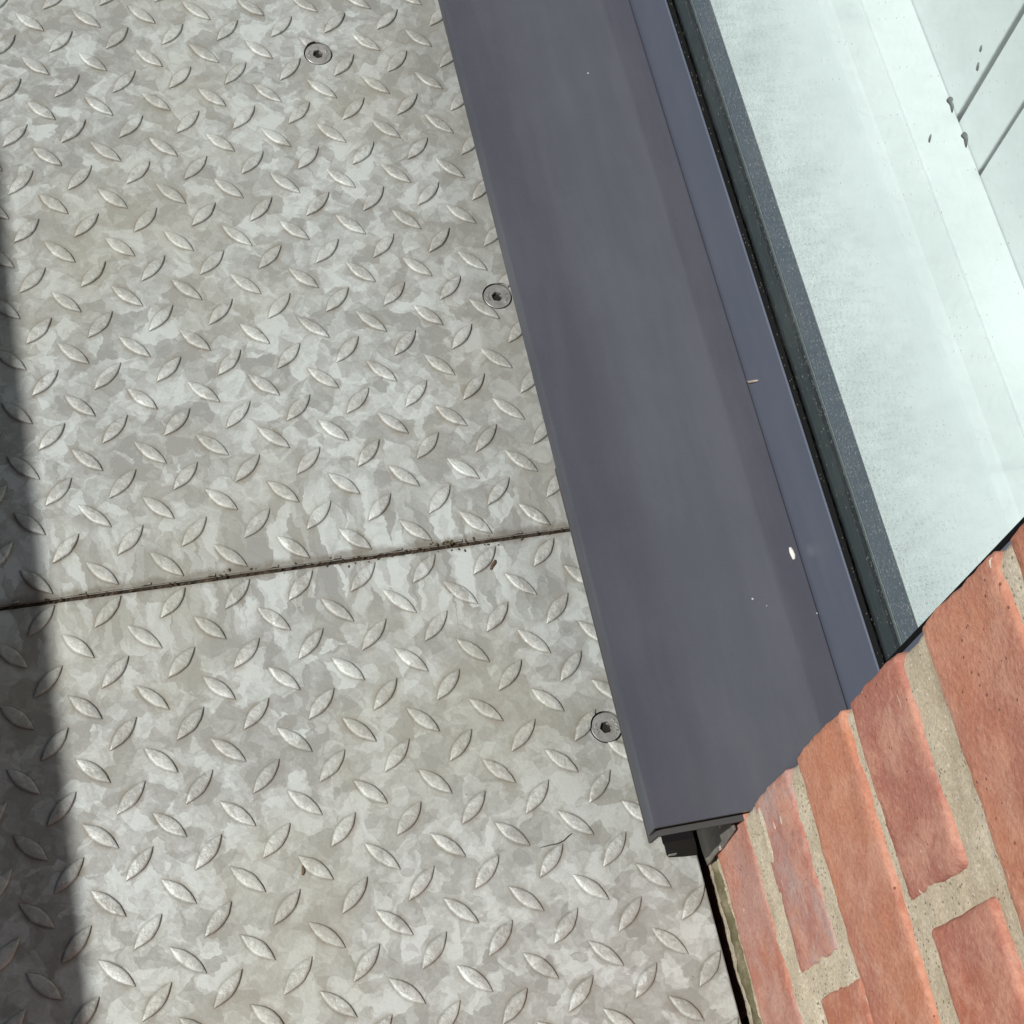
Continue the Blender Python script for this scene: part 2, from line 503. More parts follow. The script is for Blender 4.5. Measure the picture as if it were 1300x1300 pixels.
_d = M_FLAP.math('MULTIPLY', M_FLAP.math('LESS_THAN', _v[0], .25), M_FLAP.math('GREATER_THAN', M_FLAP.sep(_v[1])[0], .90))
M_FLAP = M_FLAP.set(Base_Color=M_FLAP.mix(M_FLAP.math('MULTIPLY', _d, .9), M_FLAP.ramp(_g, [(.3, (.10, .094, .086)), (.7, (.21, .195, .175))]), (.6, .56, .5)), Roughness=.7)
M_GROUND = plain('dark_gravel', (.05, .047, .042), .95)

# ------------------------------------------------------------------ ground below the deck
bm = bmesh.new()
g = bmesh.ops.create_grid(bm, x_segments=1, y_segments=1, size=60)
bmesh.ops.translate(bm, verts=bm.verts, vec=(0, 0, -.45))
o = mesh_obj('ground', bm, M_GROUND)
o['kind'] = 'structure'

# ------------------------------------------------------------------ tread plates
P = .042
PL = {'upper': dict(x0=-1.0, x1=.3457, y0=JY + .0013, y1=.95, off=(0, 0), ang=0, mat=M_UP),
      'lower': dict(x0=-1.0, x1=.3458, y0=-1.75, y1=JY - .0013, off=LO, ang=LA, mat=M_LO)}
SCREWS = {'upper': [(.2132, -.0496, 12), (.3062, -.2842, 40), (-.75, -.2842, 0), (-.75, .45, 0), (.3062, .45, 0)],
          'lower': [(.3076, -.6207, 2), (-.75, -.6207, 0), (-.75, -1.4, 0), (.3076, -1.4, 0)]}
HOLE_R, HEAD_R = .01120, .01020

def bar_mesh(seed):
    """one raised lens-shaped tread bar, along local x, 26.5 mm long"""
    rnd = random.Random(seed)
    bm = bmesh.new()
    L, W, H = .0134, .0046, .0019
    ts = [-1, -.93, -.82, -.66, -.45, -.22, 0, .22, .45, .66, .82, .93, 1]
    ss = [(-1.0, -.3), (-.94, .50), (-.82, .84), (-.62, .95), (0, 1.0), (.62, .95), (.82, .84), (.94, .50), (1.0, -.3)]
    rows = []
    for t in ts:
        wdt = W * max(.035, (1 - abs(t) ** 1.9))
        hh = H * (1 - .55 * abs(t) ** 5)
        wob = 1 + rnd.uniform(-.05, .05)
        rows.append([bm.verts.new((t * L, s * wdt * wob, hh * h * (1 + rnd.uniform(-.05, .05)))) for s, h in ss])
    for r0, r1 in zip(rows, rows[1:]):
        for i in range(len(ss) - 1):
            bm.faces.new((r0[i], r1[i], r1[i + 1], r0[i + 1]))
    bm.faces.new(rows[0])
    bm.faces.new(rows[-1][::-1])
    bmesh.ops.recalc_face_normals(bm, faces=bm.faces)
    for f in bm.faces:
        f.smooth = True
    me = bpy.data.meshes.new('tread_bar')
    bm.to_mesh(me)
    bm.free()
    return me
BARS = [bar_mesh(k) for k in range(5)]
M_UP_BARS = [m.copy() for m in BARS]
for m in BARS:
    m.materials.append(M_LO)
for m in M_UP_BARS:
    m.materials.append(M_UP)

def cut_out(me, cutters):
    """subtract upright cylinders (x, y, r) from a mesh given in world coordinates"""
    o = bpy.data.objects.new('work', me)
    S.collection.objects.link(o)
    cs = []
    for (x, y, r) in cutters:
        b = bmesh.new()
        bmesh.ops.create_cone(b, cap_ends=True, segments=48, radius1=r, radius2=r, depth=.06, matrix=Matrix.Translation((x, y, 0)))
        cm = bpy.data.meshes.new('work')
        b.to_mesh(cm)
        b.free()
        c = bpy.data.objects.new('work', cm)
        S.collection.objects.link(c)
        md = o.modifiers.new('b', 'BOOLEAN')
        md.operation = 'DIFFERENCE'
        md.solver = 'EXACT'
        md.object = c
        cs.append(c)
    dg = bpy.context.evaluated_depsgraph_get()
    res = bpy.data.meshes.new_from_object(o.evaluated_get(dg))
    for c in cs + [o]:
        bpy.data.objects.remove(c)
    return res

def in_view(p, pad=40):
    d = rot @ (Vector(p) - Vector((0.0098594, -0.9373457, 1.0755984)))
    return -pad < 650 + 2216.109 * d.x / d.z < 1300 + pad and -pad < 650 + 2216.109 * d.y / d.z < 1300 + pad

def make_screw(x, y, turn, parent, base):
    bm = bmesh.new()
    N = 48
    zt = -.0002
    def ring(r, z):
        return [bm.verts.new((x + r * math.cos(2 * math.pi * k / N), y + r * math.sin(2 * math.pi * k / N), z)) for k in range(N)]
    def hexring(r, z):
        out = []
        for k in range(N):
            a = 2 * math.pi * k / N
            q = (a % (math.pi / 3)) - math.pi / 6
            rr = r * math.cos(math.pi / 6) / math.cos(q)
            out.append(bm.verts.new((x + rr * math.cos(a + R(turn)), y + rr * math.sin(a + R(turn)), z)))
        return out
    rings = [ring(HEAD_R * .62, -.0062), ring(HEAD_R, -.0012), ring(HEAD_R * .985, zt - .0002), ring(HEAD_R * .96, zt)]
    h0 = hexring(.0046, zt)
    # turn the hexagon rows so that they join the circles without a twist
    sh = round(turn / 360 * N)
    h0 = h0[-sh:] + h0[:-sh] if sh else h0
    h1 = hexring(.0042, zt - .0005)
    h1 = h1[-sh:] + h1[:-sh] if sh else h1
    h2 = hexring(.0041, zt - .0042)
    h2 = h2[-sh:] + h2[:-sh] if sh else h2
    seq = rings + [h0, h1, h2]
    for a, b in zip(seq, seq[1:]):
        for k in range(N):
            j = (k + 1) % N
            bm.faces.new((a[k], a[j], b[j], b[k]))
    bm.faces.new(h2)
    bm.faces.new(rings[0][::-1])
    s = mesh_obj('screw', bm, M_STEEL, parent, origin=(x, y, 0))
    # socket floor, darker than the screw head
    bm = bmesh.new()
    bmesh.ops.create_cone(bm, cap_ends=True, segments=6, radius1=.0040, radius2=.0034, depth=.0008, matrix=Matrix.Translation((x, y, -.0035)) @ Matrix.Rotation(R(turn), 4, 'Z'))
    mesh_obj('socket_floor', bm, M_SOCK, s, origin=(x, y, 0))
    # raised strokes of the worn stamp on the head
    rnd = random.Random(int(x * 1e4))
    bm = bmesh.new()
    for a0 in (150, 168, 186, 204, 318, 336, 354, 12, 30):
        a = R(a0 + rnd.uniform(-4, 4))
        for q in range(2):
            c = Matrix.Translation((x, y, zt)) @ Matrix.Rotation(a, 4, 'Z') @ Matrix.Translation((.0070 + rnd.uniform(-.0004, .0004), rnd.uniform(-.0008, .0008), 0)) @ Matrix.Rotation(rnd.choice((0, .5, 1.57, 2.4)), 4, 'Z')
            b2 = bmesh.ops.create_cube(bm, size=1, matrix=c @ Matrix.Diagonal((.0016, .00050, .0010, 1)))
    mesh_obj('embossed_mark', bm, M_STEEL, s, origin=(x, y, 0))

for key, q in PL.items():
    lab = ('galvanised steel tread plate beyond the cross joint, running to the top of the deck' if key == 'upper'
           else 'galvanised steel tread plate nearest the camera, below the cross joint and beside the brick wall')
    t = thing('tread_plate', lab, 'floor plate', (q['x0'], q['y0'], 0), 'steel tread plates of the deck')
    holes = [(x, y, HOLE_R) for x, y, _ in SCREWS[key]]
    bm = bmesh.new()
    box(bm, (q['x0'], q['y0'], -.006), (q['x1'], q['y1'], 0))
    bmesh.ops.bevel(bm, geom=[e for e in bm.edges if all(v.co.z > -.001 for v in e.verts)], offset=.0007, segments=2, affect='EDGES')
    bmesh.ops.recalc_face_normals(bm, faces=bm.faces)
    me = bpy.data.meshes.new('plate_sheet')
    bm.to_mesh(me)
    bm.free()
    me = cut_out(me, holes)
    me.name = 'plate_sheet'
    me.materials.clear()
    me.materials.append(q['mat'])
    b = bmesh.new()
    b.from_mesh(me)
    bmesh.ops.translate(b, verts=b.verts, vec=(-q['x0'], -q['y0'], 0))
    b.to_mesh(me)
    b.free()
    link(bpy.data.objects.new('plate_sheet', me), t)
    for x, y, a in SCREWS[key]:
        make_screw(x, y, a, t, q)
    # tread bars: two square lattices, the second half a pitch off and turned by 90 degrees
    ca, sa = math.cos(q['ang']), math.sin(q['ang'])
    near, far = [], []
    for i in range(-60, 61):
        for j in range(-60, 61):
            for half in (0, 1):
                lx, ly = (i + .5 * half) * P, (j + .5 * half) * P
                x = q['off'][0] + ca * lx - sa * ly
                y = q['off'][1] + sa * lx + ca * ly
                if not (q['x0'] - .008 < x < q['x1'] + .008 and q['y0'] - .008 < y < q['y1'] + .008):
                    continue
                ang = q['ang'] + (R(45) if half else R(-45))
                (near if in_view((x, y, 0)) and x < .36 else far).append((x, y, ang))
    meshes = M_UP_BARS if key == 'upper' else BARS
    rnd = random.Random(11)
    extra = bmesh.new()
    def clipped(x, y, ang, me):
        """None when the bar lies clear of plate edges and screws, else its own trimmed mesh in world coordinates"""
        hx = .0097
        edge = not (q['x0'] + hx < x < q['x1'] - hx and q['y0'] + hx < y < q['y1'] - hx)
        hit = [h for h in holes if math.hypot(h[0] - x, h[1] - y) < HOLE_R + .0135]
        if not edge and not hit:
            return None
        b = bmesh.new()
        b.from_mesh(me)
        bmesh.ops.transform(b, matrix=Matrix.Translation((x, y, 0)) @ Matrix.Rotation(ang, 4, 'Z'), verts=b.verts)
        if edge:
            for co, no in (((q['x0'], 0, 0), (-1, 0, 0)), ((q['x1'] - .0006, 0, 0), (1, 0, 0)), ((0, q['y0'] + .0006, 0), (0, -1, 0)), ((0, q['y1'] - .0006, 0), (0, 1, 0))):
                r = bmesh.ops.bisect_plane(b, geom=b.verts[:] + b.edges[:] + b.faces[:], plane_co=co, plane_no=no, clear_outer=True)
                ed = [e for e in r['geom_cut'] if isinstance(e, bmesh.types.BMEdge)]
                if ed:
                    bmesh.ops.holes_fill(b, edges=ed)
        if hit and b.faces:
            m2 = bpy.data.meshes.new('tread_bar')
            b.to_mesh(m2)
            b.free()
            m2 = cut_out(m2, [(h[0], h[1], HOLE_R - .0002) for h in hit])
            b = bmesh.new()
            b.from_mesh(m2)
        return b
    for x, y, ang in near:
        me = rnd.choice(meshes)
        a2 = ang + rnd.uniform(-.03, .03) + (math.pi if rnd.random() < .5 else 0)
        b = clipped(x, y, a2, me)
        if b is None:
            o = bpy.data.objects.new('tread_bar', me)
            o.location = (x - q['x0'], y - q['y0'], 0)
            o.rotation_euler.z = a2
            o.scale = (rnd.uniform(.96, 1.04), rnd.uniform(.94, 1.06), rnd.uniform(.85, 1.05))
            link(o, t)
        elif len(b.faces) > 3:
            mesh_obj('tread_bar', b, q['mat'], t, origin=(x, y, 0))
        else:
            b.free()
    for x, y, ang in far:
        me = rnd.choice(meshes)
        b = clipped(x, y, ang, me)
        m4 = Matrix.Identity(4)
        if b is None:
            b = bmesh.new()
            b.from_mesh(me)
            m4 = Matrix.Translation((x, y, 0)) @ Matrix.Rotation(ang, 4, 'Z')
            bmesh.ops.transform(b, matrix=m4, verts=b.verts)
        tmp = bpy.data.meshes.new('work')
        b.to_mesh(tmp)
        b.free()
        extra.from_mesh(tmp)
        bpy.data.meshes.remove(tmp)
    mesh_obj('tread_bar', extra, q['mat'], t, smooth=True, kind='stuff')

# steel bearer under the joint, and the dirt caught in the joint
bm = bevelled((-1.0, JY - .04, -.060), (.346, JY + .04, -.0102), .002)
tag(mesh_obj('deck_bearer', bm, plain('bearer_steel', (.10, .095, .085), .7)), 'dark steel bearer under the joint between the two tread plates', 'beam')
bm = bmesh.new()
rows = []
nx = 620
for i in range(nx + 1):
    x = -.5 + .845 * i / nx
    row = []
    for k, yy in enumerate((-.0014, -.0007, 0, .0007, .0014)):
        h = -.0024 + .0028 * noise.noise(Vector((x * 95, k * .5, 1))) + .0016 * noise.noise(Vector((x * 420, k * 1.7, 5)))
        h = min(h, .0004) if not .17 < x < .27 else min(h + .0012, .0011)
        row.append(bm.verts.new((x, JY + yy * 1.0, h)))
    rows.append(row)
for r0, r1 in zip(rows, rows[1:]):
    for k in range(4):
        bm.faces.new((r0[k], r1[k], r1[k + 1], r0[k + 1]))
rims = [[r[0] for r in rows], [r[-1] for r in rows]]
low = [[bm.verts.new((v.co.x, v.co.y, -.0098)) for v in rim] for rim in rims]
for rim, lw in zip(rims, low):
    for i in range(nx):
        bm.faces.new((rim[i], rim[i + 1], lw[i + 1], lw[i]))
for i in range(nx):
    bm.faces.new((low[0][i], low[0][i + 1], low[1][i + 1], low[1][i]))
for k in range(130):
    x = random.uniform(-.06, .32) if random.random() < .5 else random.gauss(.20, .04)
    if x > .335:
        continue
    p = Vector((x, JY + random.gauss(0, .0021), random.uniform(-.0006, .0004)))
    bmesh.ops.create_icosphere(bm, subdivisions=1, radius=random.uniform(.0003, .0010), matrix=Matrix.Translation(p) @ Matrix.Rotation(random.random() * 6, 4, 'Z') @ Matrix.Diagonal((1.6, 1, .7, 1)))
mesh_obj('dirt', bm, M_DIRT, kind='stuff')

# ------------------------------------------------------------------ brick wall beside the window
XW, YC = .352, -.7118            # face of the wall, its corner at the opening
def rounded_block(lo, hi, r, seed, amp=.0013, dens=.009, ends=None):
    """a brick with worn, uneven arrises"""
    lo, hi = Vector(lo), Vector(hi)
    c, hf = (lo + hi) / 2, (hi - lo) / 2
    def samples(h):
        k = max(1, int(2 * (h - r) / dens))
        e = [-h, -h + r * .25, -h + r * .6, -h + r]
        return e + [-h + r + 2 * (h - r) * i / k for i in range(1, k)] + [-a for a in e[::-1]]
    bm = bmesh.new()
    vs = {}
    def vert(p):
        key = tuple(round(a, 6) for a in p)
        if key not in vs:
            q = Vector(p)
            inn = Vector([max(-h + r, min(h - r, a)) for a, h in zip(q, hf)])
            d = q - inn
            if d.length > 1e-9:
                q = inn + d.normalized() * r
            wpt = q + c
            nv = Vector((seed * 3.1, seed * 1.7, seed * .9))
            dsp = amp * (noise.noise(wpt * 28 + nv) * 1.2 + noise.noise(wpt * 95 + nv) * .7)
            # uneven bite along the arrises
            edge = sum(1 for a, h in zip(p, hf) if abs(abs(a) - h) < r * .99)
            if edge >= 2:
                dsp -= .0010 * max(0, noise.noise(wpt * 55 + nv * 2)) + .0018 * max(0, noise.noise(wpt * 170 + nv) - .1)
            out = (q - inn * .96)
            if out.length > 1e-9:
                q = q + out.normalized() * dsp
            vs[key] = bm.verts.new(q + c)
        return vs[key]
    sx, sy, sz = samples(hf.x), samples(hf.y), samples(hf.z)
    for ax, (sa, sb) in enumerate(((sy, sz), (sx, sz), (sx, sy))):
        for sg in (-1, 1):
            for i in range(len(sa) - 1):
                for j in range(len(sb) - 1):
                    q = []
                    for a, b in ((sa[i], sb[j]), (sa[i + 1], sb[j]), (sa[i + 1], sb[j + 1]), (sa[i], sb[j + 1])):
                        p = [0, 0, 0]
                        p[ax] = sg * hf[ax]
                        o2 = [k for k in range(3) if k != ax]
                        p[o2[0]], p[o2[1]] = a, b
                        q.append(vert(tuple(p)))
                    if len(set(q)) == 4:
                        try:
                            bm.faces.new(q)
                        except ValueError:
                            pass
    return bm

wall = thing('brick_wall', 'soft red brick wall with wide sandy mortar joints beside the window', 'wall', (XW, YC, 0))
# courses as they stand next to the window: (bottom, top, [lengths from the corner])
HEAD, STR, PERP = .1025, .226, .0165
CRS = [(.0110, .0795, 'S'), (.1030, .1695, 'H'), (.1860, .2640, 'S'), (.2785, .3475, 'H'), (.3745, .4575, 'S'), (.4750, .5450, 'H')]
zz = .5450 + .0175
kk = 0
while zz < 2.45:
    CRS.append((zz, zz + .0665, 'SH'[kk % 2]))
    zz += .0845
    kk += 1
CRS = [(-.155, -.089, 'S'), (-.071, -.005, 'H')] + CRS
TINT = {2: (.43, .18, .125, .55), 3: (.41, .18, .145, .10), 4: (.49, .207, .125, .90), 5: (.40, .15, .105, .84), 6: (.50, .212, .133, .88), 7: (.47, .195, .125, .95)}
rnd = random.Random(4)
def lay_wall(root, crs, y_corner, y_far, sgn, fine):
    count = 0
    for ci, (z0, z1, bond) in enumerate(crs):
        y = y_corner
        first = True
        while (y - y_far) * sgn > .02:
            ln = HEAD if (first and bond == 'H') else STR
            y2 = y - sgn * ln
            if (y2 - y_far) * sgn < .05:
                y2 = y_far
            seen = fine and first is not None and -.2 < z0 < .6 and abs(y - y_corner) < .25
            dx = rnd.uniform(-.0012, .0012) + (.0065 if (fine and z1 < .01) else 0)
            # the courses rise by a hair away from the corner
            dz = (abs((y + y2) / 2 - y_corner)) * (.10 if fine else 0)
            a, b = (XW + dx, min(y, y2), z0 + dz), (XW + .10, max(y, y2), z1 + dz)
            bm = rounded_block(a, b, .0030 if seen else .0045, rnd.random() * 40, dens=.0042 if seen else .08, amp=.0009 if seen else .0008)
            o = mesh_obj('brick', bm, M_BRICK, root, smooth=True, origin=(XW, (y + y2) / 2, (z0 + z1) / 2))
            if fine and ci in TINT and first:
                o.color = TINT[ci]
            else:
                k = rnd.uniform(.85, 1.1)
                o.color = (.50 * k, .18 * k * rnd.uniform(.93, 1.08), .105 * k, rnd.uniform(.85, 1))
            y = y2 - sgn * PERP
            first = False
            count += 1
lay_wall(wall, CRS, YC, -1.95, 1, True)

# mortar: fine uneven face near the window, plain core behind and beyond
def joint_depth(y, z):
    d = .0026
    if .07 < z < .118:                        # smeared flush above the lowest course
        d = .0005 + .003 * max(0, noise.noise(Vector((y * 30, z * 40, 3))))
    elif .34 < z < .382:
        d = .0034
    return d
bm = bmesh.new()
ny, nz = 110, 230
Y0, Y1, Z0, Z1 = -1.02, YC - .0015, -.012, .62
grid = []
for i in range(ny + 1):
    y = Y0 + (Y1 - Y0) * i / ny
    col = []
    for j in range(nz + 1):
        z = Z0 + (Z1 - Z0) * j / nz
        d = joint_depth(y, z)
        d += .0012 * noise.noise(Vector((y * 60, z * 60, 0))) + .0007 * noise.noise(Vector((y * 240, z * 240, 7)))
        e = max(0, (y - (Y1 - .008)) / .008)
        d += .0035 * e * e
        col.append(bm.verts.new((XW + d, y - .0035 * max(0, noise.noise(Vector((z * 40, 2, 2)))) * (1 if i == ny else 0), z)))
    grid.append(col)
for i in range(ny):
    for j in range(nz):
        bm.faces.new((grid[i][j], grid[i + 1][j], grid[i + 1][j + 1], grid[i][j + 1]))
# close it into a slab
bk = [[bm.verts.new((XW + .03, c[0].co.y, c[0].co.z)) for c in grid], [bm.verts.new((XW + .03, c[-1].co.y, c[-1].co.z)) for c in grid]]
for i in range(ny):
    bm.faces.new((grid[i][0], bk[0][i], bk[0][i + 1], grid[i + 1][0]))
    bm.faces.new((grid[i][-1], grid[i + 1][-1], bk[1][i + 1], bk[1][i]))
bs = [bm.verts.new((XW + .03, Y1, v.co.z)) for v in grid[-1]]
for j in range(nz):
    bm.faces.new((grid[-1][j], bs[j], bs[j + 1], grid[-1][j + 1]))
mesh_obj('mortar', bm, M_MORT, wall, smooth=True)
bm = bmesh.new()
box(bm, (XW + .0325, -1.95, -.45), (XW + .2275, YC - .004, 2.46))
mesh_obj('wall_core', bm, M_MORT, wall)
bm = bmesh.new()
box(bm, (XW + .007, -1.95, .622), (XW + .032, YC - .004, 2.46))
box(bm, (XW + .007, -1.95, -.0135), (XW + .032, -1.0205, .6215))
mesh_obj('mortar', bm, M_MORT, wall)
# damp mossy bed at deck level, proud of the wall by a hair
bm = bmesh.new()
rows = []
N = 200
prof = [(.0085, .0160), (.0042, .0130), (.0010, .0095), (.0002, .0040), (.0025, -.002), (.0080, -.008), (.0100, -.045)]
for i in range(N + 1):
    y = -1.30 + (YC - .002 + 1.30) * i / N
    rows.append([bm.verts.new((XW + dx + .0022 * noise.noise(Vector((y * 45, z * 90, k))) + .0012 * noise.noise(Vector((y * 190, z * 200, k))), y, z + .002 * noise.noise(Vector((y * 50, 9, k))))) for k, (dx, z) in enumerate(prof)])
for r0, r1 in zip(rows, rows[1:]):
    for k in range(len(prof) - 1):
        bm.faces.new((r0[k], r1[k], r1[k + 1], r0[k + 1]))
bb = [[bm.verts.new((XW + .03, r[k].co.y, r[k].co.z)) for r in rows] for k in (0, -1)]
for i in range(N):
    bm.faces.new((rows[i][0], bb[0][i], bb[0][i + 1], rows[i + 1][0]))
    bm.faces.new((rows[i][-1], rows[i + 1][-1], bb[1][i + 1], bb[1][i]))
bm.faces.new([*rows[-1], bb[1][-1], bb[0][-1]])
o = mesh_obj('mortar_bed', bm, M_MOSS, wall, smooth=True)
o['label'] = 'damp mossy mortar bed at the foot of the wall'

# the far pier and the brickwork over the opening: unseen house mass, added to block sky
far_wall = thing('brick_wall', 'unseen red brick pier beyond the window, added as house mass against the sky', 'wall', (XW, 1.0, 0))
CR2 = [(-.155 + .0845 * k, -.155 + .0845 * k + .0665, 'SH'[k % 2]) for k in range(31)]
lay_wall(far_wall, CR2, 1.0, 1.95, -1, False)
bm = bmesh.new()
box(bm, (XW + .0075, 1.004, -.45), (XW + .2275, 1.95, 2.46))
mesh_obj('mortar', bm, M_MORT, far_wall)
bm = bevelled((XW, -1.95, 2.463), (XW + .2275, 1.95, 2.68), .004)
tag(mesh_obj('lintel', bm, plain('cast_stone', (.36, .34, .30), .9)), 'unseen pale cast stone lintel over the window opening, added as house mass', 'lintel')

upper = thing('sky_block_storey', 'unseen rendered upper storey, added above the lintel to block half the sky', 'wall', (XW, 0, 2.69))
bm = bevelled((XW + .004, -4.5, 2.684), (XW + .30, 4.5, 6.2), .004)  # unseen storey, put in so that its height blocks the sky
mesh_obj('render_coat', bm, plain('grey_render', (.25, .23, .21), .9), upper)

eaves = thing('sky_block_eaves', 'unseen dark boarded eaves, added high over the deck to block sky light', 'eaves', (XW, 0, 2.9))
bm = bevelled((-.70, -4.5, 2.86), (XW - .004, 4.5, 3.0), .004)  # added overhang that keeps overhead sky light off the deck
mesh_obj('soffit', bm, plain('dark_boarding', (.06, .05, .045), .9), eaves)
opp = thing('sky_block_building', 'unseen dark brick building across the yard, added to block low sky light', 'building', (-4.4, 0, -.45))
bm = bevelled((-5.4, -9, -.45), (-4.4, 9, 5.2), .01)  # added mass that screens the low sky and deepens the rail's shadow
mesh_obj('wall', bm, plain('dark_brick', (.10, .06, .045), .9), opp)

# ------------------------------------------------------------------ window sill
XS, ZS, XF = .2937, .0985, .4325          # nose of the sill, its top, face of the window frame
YE, YN = -.7148, .985                       # near end, far end
sill = thing('window_sill', 'dark blue-grey powder coated metal window sill above the tread plates', 'window sill', (XS, YE, ZS))
prof = [(XS, ZS), (XF - .001, ZS + .0022), (XF - .001, ZS + .0002), (XS + .0014, ZS - .0022), (XS + .0014, ZS - .0170), (XS + .0006, ZS - .0182)]
bm = extrude_profile(fillet(prof, .0016, 4), YE, YN, True, 40)
o = mesh_obj('sill_sheet', bm, M_SILL, sill)
o.data.materials.append(M_NOSE)
for f in o.data.polygons:
    if f.normal.x < -.6:  # front faces take a duller, darker coat that damps the deck's reflection
        f.material_index = 1
# inner lining sheet that pokes out below the cover at the sawn end
prof = [(XS + .0015, ZS - .0245), (XS + .0030, ZS - .0100), (XF - .03, ZS - .0085), (XF - .03, ZS - .0105), (XS + .0048, ZS - .0120), (XS + .0034, ZS - .0245)]
bm = extrude_profile(prof, YE - .0030, YE + .25, True, 1)
o = mesh_obj('lining_sheet', bm, plain('scuffed_grey_sheet', (.062, .062, .062), .6, 0, .2), sill)
# end bracket with its hook, enlarged, its black standing in for the shaded void
prof = [(.3000, .0862), (.3195, .0862), (.3262, .0660), (.3352, .0350), (.3251, .0381), (.3139, .0439), (.3108, .0515), (.3168, .0560), (.3104, .0650), (.3040, .0760)]
bm = extrude_profile(prof, YE - .0070, YE + .035, True, 1)
b = mesh_obj('end_bracket', bm, M_BLACK, sill)
bm = bevelled((.3116, YE - .0078, .0508), (.3166, YE - .0072, .0545), .0002)  # pale plate for the hook's sunlit tip, the light put into its colour
mesh_obj('hook', bm, plain('lit_tip_metal', (.30, .30, .29), .4, .6), b)
# weathered membrane turned down between sill and brick
bm = bmesh.new()
NX, NZ = 10, 20
rows = []
for i in range(NX + 1):
    row = []
    for j in range(NZ + 1):
        z = .0060 + (.0780 - .0060) * j / NZ
        y = -.7195 + .10 * i / NX - .004 * (1 - j / NZ)
        x = .3482 + .0016 * noise.noise(Vector((y * 60, z * 60, 4))) - .0012 * math.sin(j * .35)
        row.append((x, y, z))
    rows.append(row)
fr = [[bm.verts.new(p) for p in row] for row in rows]
bk = [[bm.verts.new((p[0] + .0018, p[1], p[2])) for p in row] for row in rows]
for i in range(NX):
    for j in range(NZ):
        bm.faces.new((fr[i][j], fr[i + 1][j], fr[i + 1][j + 1], fr[i][j + 1]))
        bm.faces.new((bk[i][j], bk[i][j + 1], bk[i + 1][j + 1], bk[i + 1][j]))
for i in range(NX):
    for j in (0, NZ):
        bm.faces.new((fr[i][j], bk[i][j], bk[i + 1][j], fr[i + 1][j]))
for j in range(NZ):
    for i in (0, NX):
        bm.faces.new((fr[i][j], fr[i][j + 1], bk[i][j + 1], bk[i][j]))
mesh_obj('membrane_flap', bm, M_FLAP, sill, smooth=True)

# ------------------------------------------------------------------ window
ZF = .1572                                 # top of the bottom rail
YJ = -.6632                                # inner edge of the near jamb
YJ2, ZH = .93, 1.95
win = thing('window', 'fixed window with slate grey frame, black gasket and dusty pale green glass', 'window', (XF, YJ, ZF))
bm = bevelled((XF, -.78, .03), (XF + .0042, YN, ZF), .0006)
rail = mesh_obj('bottom_rail', bm, M_FRAME, win)
bm = bevelled((XF + .0045, -.78, .03), (XF + .09, YN, ZF - .018), .0008)
mesh_obj('rail_rebate', bm, M_SPACER, win)
for y0, y1 in ((-.78, YJ), (YJ2, YN)):
    bm = bevelled((XF, y0, ZF + .0006), (XF + .0042, y1, ZH + .06), .0006)
    mesh_obj('jamb', bm, M_FRAME, win)
    a, b_ = (y0, YJ - .004) if y0 < 0 else (YJ2 + .004, y1)
    bm = bevelled((XF + .0045, a, ZF - .017), (XF + .09, b_, ZH + .06), .0008)
    mesh_obj('jamb', bm, M_FRAME, win)
bm = bevelled((XF, YJ + .0006, ZH), (XF + .09, YJ2 - .0006, ZH + .06), .0008)
mesh_obj('head_rail', bm, M_FRAME, win)
GX = .4368                                 # outer face of the glass
# gaskets
g_p = fillet([(XF + .0011, ZF - .004), (XF + .0010, ZF + .0010), (XF + .0022, ZF + .0018), (GX - .0004, ZF + .0030), (GX - .0004, ZF - .004)], .0006, 3)
# the gasket sits on top of the rail edge, so its foot starts just above it
g_p = [(x, max(z, ZF + .0003)) for x, z in g_p]
bm = extrude_profile(g_p, YJ + .0005, YJ2 - .0005, True, 60)
for v in bm.verts:
    if v.co.z > ZF + .001:
        v.co.z += .0003 * noise.noise(v.co * 60)
mesh_obj('gasket', bm, M_RUB, win)
bm = bevelled((XF + .0011, YJ + .0003, ZF + .004), (GX - .0004, YJ + .0046, ZH - .001), .001)
mesh_obj('gasket', bm, M_RUB, win)
# glass pane
bm = bmesh.new()
box(bm, (GX, YJ - .003, ZF - .012), (GX + .004, YJ2 + .003, ZH - .0008))
pane = mesh_obj('glass_pane', bm, M_GLASS, win)
# spacer bar and inner glazing bead
bm = bevelled((GX + .0046, YJ - .003, ZF - .014), (.4485, YJ2 + .003, ZF - .0002), .0004)
mesh_obj('spacer_bar', bm, plain('spacer_face', (.034, .041, .042), .7, 0, .15), win)
bm = bevelled((.4489, YJ - .003, ZF - .014), (.4512, YJ2 + .003, ZF - .0012), .0004)
mesh_obj('edge_seal', bm, M_SPACER, win)
bm = bevelled((.4517, YJ - .003, ZF - .014), (.4525, YJ2 + .003, ZF + .0006), .0002)
mesh_obj('spacer_lip', bm, plain('mill_aluminium', (.20, .22, .22), .5, .2), win)
bm = bevelled((.4530, YJ - .003, ZF - .014), (.4655, YJ2 + .003, ZF), .0008)
mesh_obj('glazing_bead', bm, plain('slate_bead', (.085, .10, .125), .4), win)
